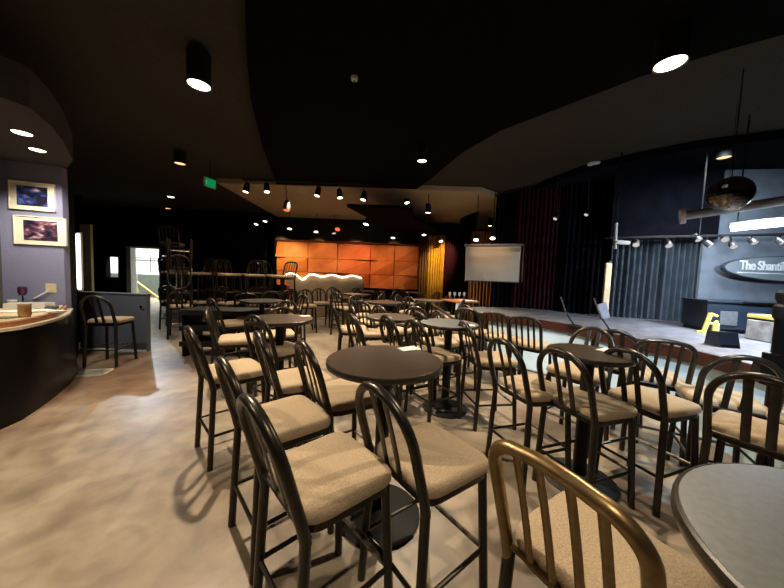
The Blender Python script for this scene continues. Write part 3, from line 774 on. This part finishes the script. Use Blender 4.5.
# stage monitor
v_ = stg(722, 346)
t = thing('stage_monitor', 'black box monitor speaker sitting on the stage edge', 'speaker', (v_.x, v_.y, ZS), R(-12))
bm = NB(); prof = [(-.11, 0), (.12, 0), (.10, .165), (-.06, .18)]
w_ = .095
lo = [bm.verts.new((-w_, y_, z_)) for y_, z_ in prof]; hi = [bm.verts.new((w_, y_, z_)) for y_, z_ in prof]
for k in range(4): bm.faces.new((lo[k], lo[(k + 1) % 4], hi[(k + 1) % 4], hi[k]))
bm.faces.new(lo[::-1]); bm.faces.new(hi)
obj('cabinet', bm, navy, t)
bm = NB(); box(bm, -.085, .085, -.002, .004, .01, .165, 0, Matrix.Translation((0, -.11, 0)) @ Matrix.Rotation(-.33, 4, 'X')); obj('grille', bm, blackgloss, t)
# yellow folded stand beside cabinet
v_ = stg(703, 333)
t = thing('music_stand', 'yellow angular folding stand like a letter F on the stage', 'stand', (v_.x, v_.y, ZS), ang)
bm = NB(); rod(bm, (0, 0, 0), (.07, 0, .31), .030); obj('upright', bm, yellow, t)
bm = NB(); rod(bm, (.07, 0, .30), (.15, 0, .27), .022); obj('arm', bm, yellow, t)
bm = NB(); rod(bm, (.05, 0, .16), (.18, 0, .14), .022); obj('arm', bm, yellow, t)
bm = NB(); rod(bm, (-.08, 0, .015), (.1, 0, .015), .018); obj('foot', bm, yellow, t)
v_ = stg(715, 334)
t = thing('yellow_peg', 'short yellow upright peg beside the yellow angular stand', 'peg', (v_.x, v_.y, ZS))
bm = NB(); lathe(bm, [(0, 0), (.045, 0), (.035, .14), (.018, .20), (0, .21)], 14); obj('body', bm, yellow, t, True)
# mic booms
for (px0, py0, px1, py1, lb) in ((575, 325, 561.5, 296, 'thin black microphone boom leaning up before the burgundy curtain'), (612, 331, 595, 297, 'thin black microphone boom leaning up before the cream flat')):
    b0 = at(px0, py0, ZS + .02); 
    t = thing('microphone_stand', lb, 'stand', (b0.x, b0.y + .02, ZS + .001))
    top_ = at(px1, py1, Y=b0.y - .12) - b0
    mid_ = Vector((top_.x * .55, top_.y * .6, top_.z * .42))
    bm = NB(); rod(bm, (0, 0, .01), mid_, .011, 8); obj('pole', bm, metal, t)
    bm = NB(); rod(bm, mid_, top_, .009, 8); obj('boom', bm, metal_worn, t)
    bm = NB(); lathe(bm, [(0, 0), (.11, 0), (.11, .012), (.02, .03), (0, .03)], 20); obj('base', bm, black, t)
v_ = stg(607, 320)
t = thing('wedge_board', 'small white wedge shaped board on the stage by the cream flat', 'board', (v_.x, v_.y, ZS))
bm = NB(); prism(bm, [(-.12, 0), (.06, 0), (.06, .03), (-.12, .03)], 0, .30); obj('board', bm, mat('pale lilac board', (.22, .22, .27), .6), t); t.rotation_euler = (0, -.35, 0); t.location.z += .04
# black post in front of stage
v_ = at(772, 400, Y=2.15)
t = thing('black_post', 'thick black post with a rounded head standing before the stage cabinet', 'post', (v_.x, v_.y, 0))
zt_ = at(776, 290, Y=2.15).z
bm = NB(); lathe(bm, [(0, 0), (.16, 0), (.16, .02), (.04, .04), (.035, .1), (.035, zt_ - .2), (0, zt_ - .2)], 20); obj('pole', bm, blackgloss, t, True)
bm = NB(); lathe(bm, [(.035, zt_ - .22), (.05, zt_ - .2), (.05, zt_ - .12), (.03, zt_ - .1), (.045, zt_ - .06), (.045, zt_ - .02), (.02, zt_), (0, zt_)], 20); obj('head', bm, black, t, True)
bm = NB(); box(bm, -.06, .06, -.05, .05, .9, 1.15, .01); obj('clamp_box', bm, blackgloss, t)
# yellow shelf unit beyond the post
v_ = stg(792, 345)
t = thing('equipment_case', 'tan and white equipment case at the edge of view on the stage', 'case', (v_.x, v_.y, ZS), -.1)
bm = NB(); box(bm, -.2, .3, 0, .35, 0, .28, .015); obj('body', bm, mat('worn white case', (.42, .40, .38), .6, 0, (.2, .17, .16), 8), t)
bm = NB(); box(bm, -.2, .3, -.005, .355, .30, .35, .01); obj('lid', bm, yellow, t)
bm = NB(); box(bm, -.19, .29, .01, .34, .27, .31); obj('seal', bm, black, t)

# oval sign with its lettering
YS = 5.45
c = at(786, 269.5, Y=YS); l = at(720.5, 266.5, Y=YS)
rx = (c - l).length; rz_ = .235
ang_s = math.atan2(c.z - l.z, c.x - l.x)
t = thing('oval_sign', 'long pale oval name sign with white lettering on the stage back wall', 'sign', (c.x, YS - .12, c.z))
t.rotation_euler = (0, 0, R(-3))
def oval(bm, rx, rz, y0, y1, n=72):
    f_ = [bm.verts.new((rx * math.cos(2 * PI * k / n), y0, rz * math.sin(2 * PI * k / n))) for k in range(n)]
    b_ = [bm.verts.new((rx * math.cos(2 * PI * k / n), y1, rz * math.sin(2 * PI * k / n))) for k in range(n)]
    for k in range(n): bm.faces.new((f_[k], f_[(k + 1) % n], b_[(k + 1) % n], b_[k]))
    bm.faces.new(f_); bm.faces.new(b_[::-1]); return bm
bm = NB(); oval(bm, rx, rz_, 0, .08); obj('edge', bm, mat('dark sign edge', (.05, .065, .08), .5), t)
bm = NB(); oval(bm, rx * .985, rz_ * .94, -.012, 0); obj('face', bm, mat('pale blue sign face', (.20, .235, .265), .5, 0, (.18, .215, .24), 4), t)
fc = bpy.data.curves.new('lettering', 'FONT'); fc.body = 'The Shantilo Music Club'; fc.size = .235; fc.extrude = .006; fc.align_x = 'LEFT'; fc.offset = .004; fc.space_character = .92
wm = mat('white sign lettering', (.85, .88, .9), .4); fc.materials.append(wm)
fo = bpy.data.objects.new('lettering', fc); COL.objects.link(fo); fo.parent = t; fo.location = (-rx * .80, -.02, -.035); fo.rotation_euler = (R(90), 0, 0); fo.scale = (.80, 1, 1)
bm = NB(); box(bm, -rx * .82, rx * .7, -.02, -.012, -.10, -.085); obj('underline', bm, wm, t)
meshify(fo)

# stage lighting bar, cans and batten
t = thing('lighting_pipe', 'long grey pipe over the stage with a flared white end', 'pipe', (0, 0, 0))
a, b = at(684, 216, Y=3.9), at(800, 198, Y=3.35); b = b + (b - a) * .6
bm = NB(); rod(bm, a, b, .055, 14); obj('pipe', bm, mat('grey pipe paint', (.32, .34, .35), .4), t, True)
e_ = (b - a).normalized()
bm = NB(); sweep(bm, [a - e_ * .04, a + e_ * .01], .10, .07, Vector((0, 1, .2)), 14); obj('end_cap', bm, mat('pale end cap', (.75, .78, .8), .5, 0, (.7, .74, .76)), t, True)
for k in (.25, .7):
    q = a + (b - a) * k; bm = NB(); rod(bm, q, (q.x, q.y, 3.86), .003, 6); obj('hanger', bm, black, t)
t = thing('work_light_batten', 'glaring white work light batten above the oval sign', 'light', (0, 0, 0))
a, b = at(731, 229, Y=3.9), at(800, 222, Y=3.55); b = b + (b - a) * .35
bm = NB(); rod(bm, a, b, .032, 12); obj('tube', bm, bright_m, t, True)
up_ = Vector((0, .03, .055))
bm = NB(); rod(bm, a + up_, b + up_, .035, 8); obj('housing', bm, white, t, True)
for k in (.1, .9):
    q = a + up_ + (b - a) * k; bm = NB(); rod(bm, q, (q.x, q.y, 3.86), .008, 8); obj('hanger', bm, black, t)
batt = (a + b) / 2; battv = (b - a)
t = thing('lighting_bar', 'thin black lighting bar carrying the row of small stage lamps', 'bar', (0, 0, 0))
a, b = at(606, 238, Y=5.1), at(800, 234, Y=4.7)
bm = NB(); rod(bm, a, b, .022, 10); obj('bar', bm, black, t)
for k in (.05, .5, .95):
    q = a + (b - a) * k; bm = NB(); rod(bm, q, (q.x, q.y, 3.86), .012, 8); obj('hanger', bm, black, t)
bar_a, bar_b = a, b
t = thing('ladder_strip', 'short upright white strip and bracket at the end of the lighting bar', 'bracket', (0, 0, 0))
a = at(616.5, 223, Y=5.0); b = at(615, 249, Y=5.0)
bm = NB(); rod(bm, a, b, .022); obj('strip', bm, white, t)
bm = NB(); rod(bm, b + Vector((0, 0, .12)), at(629, 243, Y=5.0), .035); obj('arm', bm, white, t)

can_m = mat('silver lamp can', (.30, .31, .33), .3, .8)
def can(label, group, pos, aim, r=.055, L=.15, lens=lens_dim, body=can_m, cat='stage lamp', mount=None, name='stage_lamp'):
    t = thing(name, label, cat, pos, 0, group)
    q = Vector(aim).normalized().to_track_quat('-Z', 'Y').to_matrix().to_4x4()
    bm = NB(); lathe(bm, [(r * .45, L), (r * .8, L * .9), (r, L * .5), (r, 0), (r * .92, 0), (r * .92, .012), (0, .012)], 20); bm.transform(q); obj('housing', bm, body, t, True)
    bm = NB(); lathe(bm, [(r * .9, .006), (r * .5, .002), (0, 0)], 20); bm.transform(q); obj('lens', bm, lens, t, True)
    if mount is not None:
        m_ = Vector(mount) - Vector(pos); s_ = q @ Vector((0, 0, L * .6))
        bm = NB(); rod(bm, s_, m_, .010, 8); obj('yoke', bm, black, t)
    return t
for i, (px, py) in enumerate(((636, 245), (669, 246), (699, 240), (711, 246), (725, 240), (734, 247), (755, 243), (783, 243))):
    u = (px - 606) / 194; m_ = bar_a + (bar_b - bar_a) * u
    p_ = at(px, py, Y=m_.y - .02)
    can('small silver stage lamp in the row above the backdrop', 'row of small silver stage lamps', p_, (-.5 + .25 * (i % 4), -.6, -.7), .05, .13, lens_dim, can_m, 'stage lamp', m_)

# mirror ball
v_ = at(730, 194, Y=3.1)
t = thing('mirror_ball', 'mirror ball with glinting facets hanging under the dark stage ceiling', 'mirror ball', v_)
bm = NB(); bmesh.ops.create_uvsphere(bm, u_segments=26, v_segments=16, radius=.175)
o = obj('ball', bm, mat('mirror facets', (.26, .23, .20), .16, .95, (.09, .08, .07), 60), t)
bm = NB(); rod(bm, (0, 0, .17), (0, 0, 3.86 - v_.z), .005, 6); obj('hanger', bm, black, t)

# ---------------------------------------------------------------- ceiling lamps
def spot(pos, aim, W, col=(1, .80, .56), size=75, blend=.6, rad=.04):
    ld = bpy.data.lights.new('lamp_glow', 'SPOT'); ld.energy = W; ld.color = col; ld.spot_size = R(size); ld.spot_blend = blend; ld.shadow_soft_size = rad
    o = bpy.data.objects.new('lamp_glow', ld); COL.objects.link(o); o.location = pos
    o.rotation_euler = Vector(aim).to_track_quat('-Z', 'Y').to_euler(); return o
def pendant(pos, label, ztop=3.95, r=.10, L=.30, lens=lens_w, W=0, aim=(0, 0, -1), size=80, col=(1, .80, .56), group=None, blend=.6):
    t = thing('ceiling_lamp', label, 'ceiling lamp', pos, 0, group)
    bm = NB(); lathe(bm, [(r * .93, .015), (r, 0), (r, L), (0, L)], 28); lathe(bm, [(r * .93, .015), (r * .93, .02), (0, .02)], 28); obj('housing', bm, black, t, True)
    bm = NB(); lathe(bm, [(r * .92, .012), (r * .5, .008), (0, .007)], 28); obj('lens', bm, lens, t, True)
    if pos[2] + L < ztop:
        bm = NB(); rod(bm, (0, 0, L), (0, 0, ztop - pos[2]), .012, 8); obj('stem', bm, black, t)
    if W: spot((pos[0], pos[1], pos[2] - .02), aim, W, col, size, blend)
    return t
WW = 1.0
pl = at(199, 86, 3.6); pcn = at(422, 161.5, 3.6); prr = at(670, 65, 3.6)
pendant(pl, 'black cylinder ceiling lamp hanging over the aisle, large bright lens', 3.99, .115, .34, lens_w, 480 * WW, (.28, -.35, -1), 110)
pendant(pcn, 'black ceiling lamp at the edge of the central black ceiling panel', 3.87, .08, .25, lens_w, 520 * WW, (0, 0, -1), 110)
pendant(prr, 'black ceiling lamp with wide bright lens toward the stage corner', 3.99, .12, .30, lens_w, 300 * WW, (-.2, 0, -1), 110)
for px, py, z_, r_, lens, lb, W in ((180, 164, 3.7, .10, lens_o, 'dim amber ceiling lamp beyond the large aisle lamp', 60), (724, 158, 3.7, .09, lens_o, 'small amber ceiling lamp above the mirror ball', 40),
        (490, 226, 3.35, .075, lens_w, 'small cylinder ceiling lamp nearest the projection screen', 120), (428, 213, 3.35, .08, lens_w, 'small cylinder ceiling lamp in front of the dark triangular panel', 160)):
    pendant(at(px, py, z_), lb, 3.9 if px > 700 or px < 200 else 3.87, r_, .24, lens, W, (0, 0, -1), 110, (1, .80, .56) if lens is lens_w else (1, .6, .35))
# lamps outside the frame, over and behind the camera (same fitting)
for i, (x, y, W) in enumerate(((-3.0, .7, 190), (.35, -.35, 120), (-4.2, 2.6, 0), (-.2, 2.9, 0))):
    if W: pendant((x, y, 3.6), 'black cylinder ceiling lamp of the same row, above the camera', 3.99, .115, .34, lens_w, W, (.05, .1, -1), 110, group='ceiling lamps above the camera')

pendant((1.5, -.3, 3.6), 'added cool white ceiling lamp above the camera, brightening the stage front', 3.99, .10, .3, lens_c)  # added out of view to brighten the blue fascia
# small recessed lights
def recessed(pos, label, r, lens, group=None, W=0, aim=(0, 0, -1), col=(1, .9, .75), size=100):
    t = thing('recessed_light', label, 'recessed light', pos, 0, group)
    bm = NB(); lathe(bm, [(r, 0), (r * 1.18, -.006), (r * 1.2, .0), (r * 1.2, .01)], 24); obj('trim_ring', bm, black, t, True)
    bm = NB(); lathe(bm, [(0, -.003), (r * .98, -.003), (r * .98, .005), (0, .005)], 24); obj('lens', bm, lens, t)
    if W: spot((pos[0], pos[1], pos[2] - .03), aim, W, col, size)
    return t
recessed(at(22, 133, 2.998), 'recessed light in the bar soffit, the nearer of two', .075, lens_w, None, 80, (-.35, .35, -1))
recessed(at(37.5, 150, 2.998), 'recessed light in the bar soffit, closer to the wall pictures', .07, lens_w, None, 75, (-.3, .3, -1))
recessed(at(171, 197, 3.998), 'tiny white ceiling light over the dark back corner, upper of two', .09, lens_w)
recessed(at(168, 208.5, 3.998), 'tiny amber ceiling light over the dark back corner, lower of two', .09, lens_o)
spot((-4.6, 5.9, 3.9), (-.35, .9, -2.0), 60, (1, .9, .8), 45, .8)

# track with adjustable heads in front of the far ceiling
ty = 7.3
ta, tb2 = at(243, 180, Y=ty), at(372, 189, Y=ty); ta.z = tb2.z = 3.84
t = thing('lighting_track', 'straight black track at the edge of the central black ceiling panel', 'track', (0, 0, 0))
bm = NB(); rod(bm, ta, tb2, .02); obj('track_rail', bm, black, t)
for q in (ta, tb2):
    bm = NB(); rod(bm, q, (q.x, q.y, 3.99 if q is ta else 3.87), .01, 8); obj('stem', bm, black, t)
heads = [(245.5, 192, 'lens_w'), (267, 192, 'lens_w'), (317, 196, 'w'), (340, 198, 'w'), (363, 200, 'w')]
for i, (px, py, k_) in enumerate(heads):
    p_ = at(px, py, Y=ty - .03)
    can('black track head with white lens in the row under the black panel', 'row of track heads', p_, (.15 * (1 if i % 2 else -1), -.18, -1), .07, .24, lens_w, black, 'track head', (p_.x, ty, 3.84), 'track_head')
    spot(p_ + Vector((0, -.02, -.03)), ((-.2 + .15 * i), -.5 + .2 * (i % 2), -1), 90, (1, .82, .6), 85)
p_ = at(286.5, 210.5, Y=ty + .1)
can('black track head with a red lens hanging lowest under the black panel', None, p_, (0, -.2, -1), .085, .26, lens_r, black, 'track head', (p_.x, p_.y - .1, 3.84), 'track_head')
# soffit heads far back
for i, (px, py, lens, lb) in enumerate(((256, 224.5, lens_w, 'far'), (265, 221.5, lens_w, ''), (289.5, 229, lens_w, ''), (316, 232, lens_w, ''), (334, 233.5, lens_dim, ''), (366, 224.5, lens_w, ''), (393, 238, lens_w, ''), (424, 235, lens_w, ''), (441, 241.5, lens_w, ''), (407, 203, lens_w, ''))):
    Yh = 11.2 if i not in (5, 9) else 8.6
    p_ = at(px, py, Y=Yh)
    can('distant black lamp head glowing white along the far ceiling', 'distant lamp heads', p_, (-.2 + .1 * (i % 5), -.28, -1), .085 if i not in (9,) else .075, .2, lens, black, 'track head', (p_.x, p_.y, 3.87), 'track_head')
p_ = at(337.5, 229.5, Y=11.2)
can('distant lamp head with a red lens before the dark soffit', None, p_, (0, -.6, -.8), .10, .2, lens_r, black, 'track head', (p_.x, p_.y, 3.87), 'track_head')
for px, lb in ((476, 'bright lamp head above the top corner of the projection screen, curtain side'), (492.5, 'bright lamp head above the middle of the projection screen')):
    p_ = at(px, 240 - (px > 480) * 1.5, Y=7.9)
    can(lb, None, p_, (-.2, -.45, -1), .075, .18, lens_w, black, 'track head', (p_.x, p_.y, 3.98), 'track_head')
for px, py in ((555, 219), (586, 215)):
    p_ = at(px, py, Y=6.4)
    can('dark unlit lamp head under the blue black stage ceiling', 'unlit stage ceiling heads', p_, (-.6, -.3, -.8), .045, .16, lens_dim, black, 'track head', (p_.x, p_.y, 3.86), 'track_head')

# smoke detectors
def detector(pos, label, r=.075):
    t = thing('smoke_detector', label, 'smoke detector', pos)
    bm = NB(); lathe(bm, [(r, 0), (r, -.02), (r * .8, -.04), (0, -.045)], 24); bd = obj('body', bm, white, t, True)
    bm = NB(); lathe(bm, [(r * .3, -.044), (r * .3, -.055), (0, -.058)], 16); obj('sensor_cap', bm, cabgrey, bd, True)
detector(at(594, 163, 3.99), 'white round smoke detector on the brown ceiling above the stage edge', .11)
detector(at(354.5, 77, 3.879), 'small grey detector dot on the central black ceiling panel', .04)

# exit sign
v_ = at(210.5, 183, Y=6.6)
t = thing('exit_sign', 'small green glowing EXIT sign hanging from the dark ceiling', 'exit sign', v_, R(72))
bm = NB(); box(bm, -.14, .14, .0, .04, -.1, .1, .006); obj('housing', bm, mat('pale sign housing', (.5, .55, .5), .5), t)
bm = NB(); box(bm, -.125, .125, -.006, 0, -.085, .085); obj('face', bm, exit_m, t)
fc = bpy.data.curves.new('lettering', 'FONT'); fc.body = 'EXIT'; fc.size = .12; fc.align_x = 'CENTER'; fc.extrude = .002; fc.materials.append(wm)
fo = bpy.data.objects.new('lettering', fc); COL.objects.link(fo); fo.parent = t; fo.location = (0, -.009, -.042); fo.rotation_euler = (R(90), 0, 0); meshify(fo)
bm = NB(); rod(bm, (0, .02, .1), (0, .02, 3.99 - v_.z), .008, 8); obj('stem', bm, black, t)

# ---------------------------------------------------------------- light of the place
def area(pos, aim, W, col, sx, sy=None):
    ld = bpy.data.lights.new('lamp_glow', 'AREA'); ld.energy = W; ld.color = col; ld.shape = 'RECTANGLE'; ld.size = sx; ld.size_y = sy or sx; ld.spread = R(130)
    o = bpy.data.objects.new('lamp_glow', ld); COL.objects.link(o); o.location = pos
    o.rotation_euler = Vector(aim).to_track_quat('-Z', 'Y').to_euler(); return o
# orange wall washers on the panels
for i, x in enumerate((-4.6, -3.1, -1.6, -.1)):
    spot((x, 11.6, 2.9), (.15 * (i - 1.5), 1.4, -.75), (200, 105, 120, 65)[i], [(1, .62, .26), (1, .50, .2), (1, .36, .16), (1, .45, .18)][i], 95, 1)
# gold curtain
spot((1.9, 10.3, 3.3), (0, 1.5, -1.1), 260, (1, .78, .38), 55, .8)
spot((2.2, 6.6, 3.2), (.45, 1.6, -1.4), 40, (1, .6, .3), 60, .8)
# projection screen wash
spot((2.2, 5.4, 3.4), (.35, 2.0, -1.1), 22, (1, .88, .72), 60, .9)
# warm light among far tables
for x, y, W in ((-2.6, 7.4, 130), (-.8, 8.6, 160), (1.0, 8.0, 160), (.2, 5.9, 90), (-3.3, 9.2, 120)):
    spot((x, y, 3.4), (0, 0, -1), W, (1, .78, .52), 100, .6)
# batten and other cool light on the stage and room
o = area(batt + Vector((0, -.06, -.06)), (-.2, -.25, -1), 60, (.80, .90, 1), battv.length, .06)
o.rotation_euler = (R(-12), 0, math.atan2(battv.y, battv.x))
area(batt + battv * .45 + Vector((0, .12, 0)), (0, 1, -.55), 70, (.74, .86, 1), battv.length, .06)
spot((1.5, -.3, 3.56), (.62, 1.42, -1.06), 620, (.72, .88, 1), 36, .8)  # beam of the added cool lamp, put in for the stage fascia
area((5.2, 4.3, 3.7), (.5, .5, -1), 30, (.72, .86, 1), 1.2, .3)
# hall behind the doorway: ceiling light, and an added spot for its spill
area((-11.5, 13.6, 3.9), (0, .2, -1), 260, (.92, 1, .95), 2.0, 1.2)
area((-15, 13.6, 3.9), (0, .2, -1), 200, (.85, .9, 1), 2.0, 1.2)
spot((-8.2, 9.6, 3.6), (4.0, -4.4, -3.6), 300, (.75, .88, 1), 30, .9)  # stands in the room to imitate hall light spilling over the floor

# warm lamp light on the near chair's back, put into a golder metal
chair_back = mat('warm lit back metal', (.30, .205, .095), .36, .85, (.22, .15, .07), 30)
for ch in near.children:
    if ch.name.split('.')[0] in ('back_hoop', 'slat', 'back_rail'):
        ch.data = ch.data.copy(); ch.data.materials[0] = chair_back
        if ch.name.startswith('back_hoop'): ch['label'] = 'back hoop tinted as if warmly lit'

w = bpy.data.worlds.new('world'); S.world = w; w.use_nodes = True
w.node_tree.nodes['Background'].inputs[0].default_value = (.9, .85, .8, 1); w.node_tree.nodes['Background'].inputs[1].default_value = .0

S.view_settings.view_transform = 'Standard'; S.view_settings.look = 'None'; S.view_settings.exposure = .45; S.view_settings.gamma = 1
S.view_settings.use_curve_mapping = False
S.cycles.use_denoising = True
S.cycles.max_bounces = 6
S.cycles.sample_clamp_indirect = 4
S.cycles.use_light_tree = True
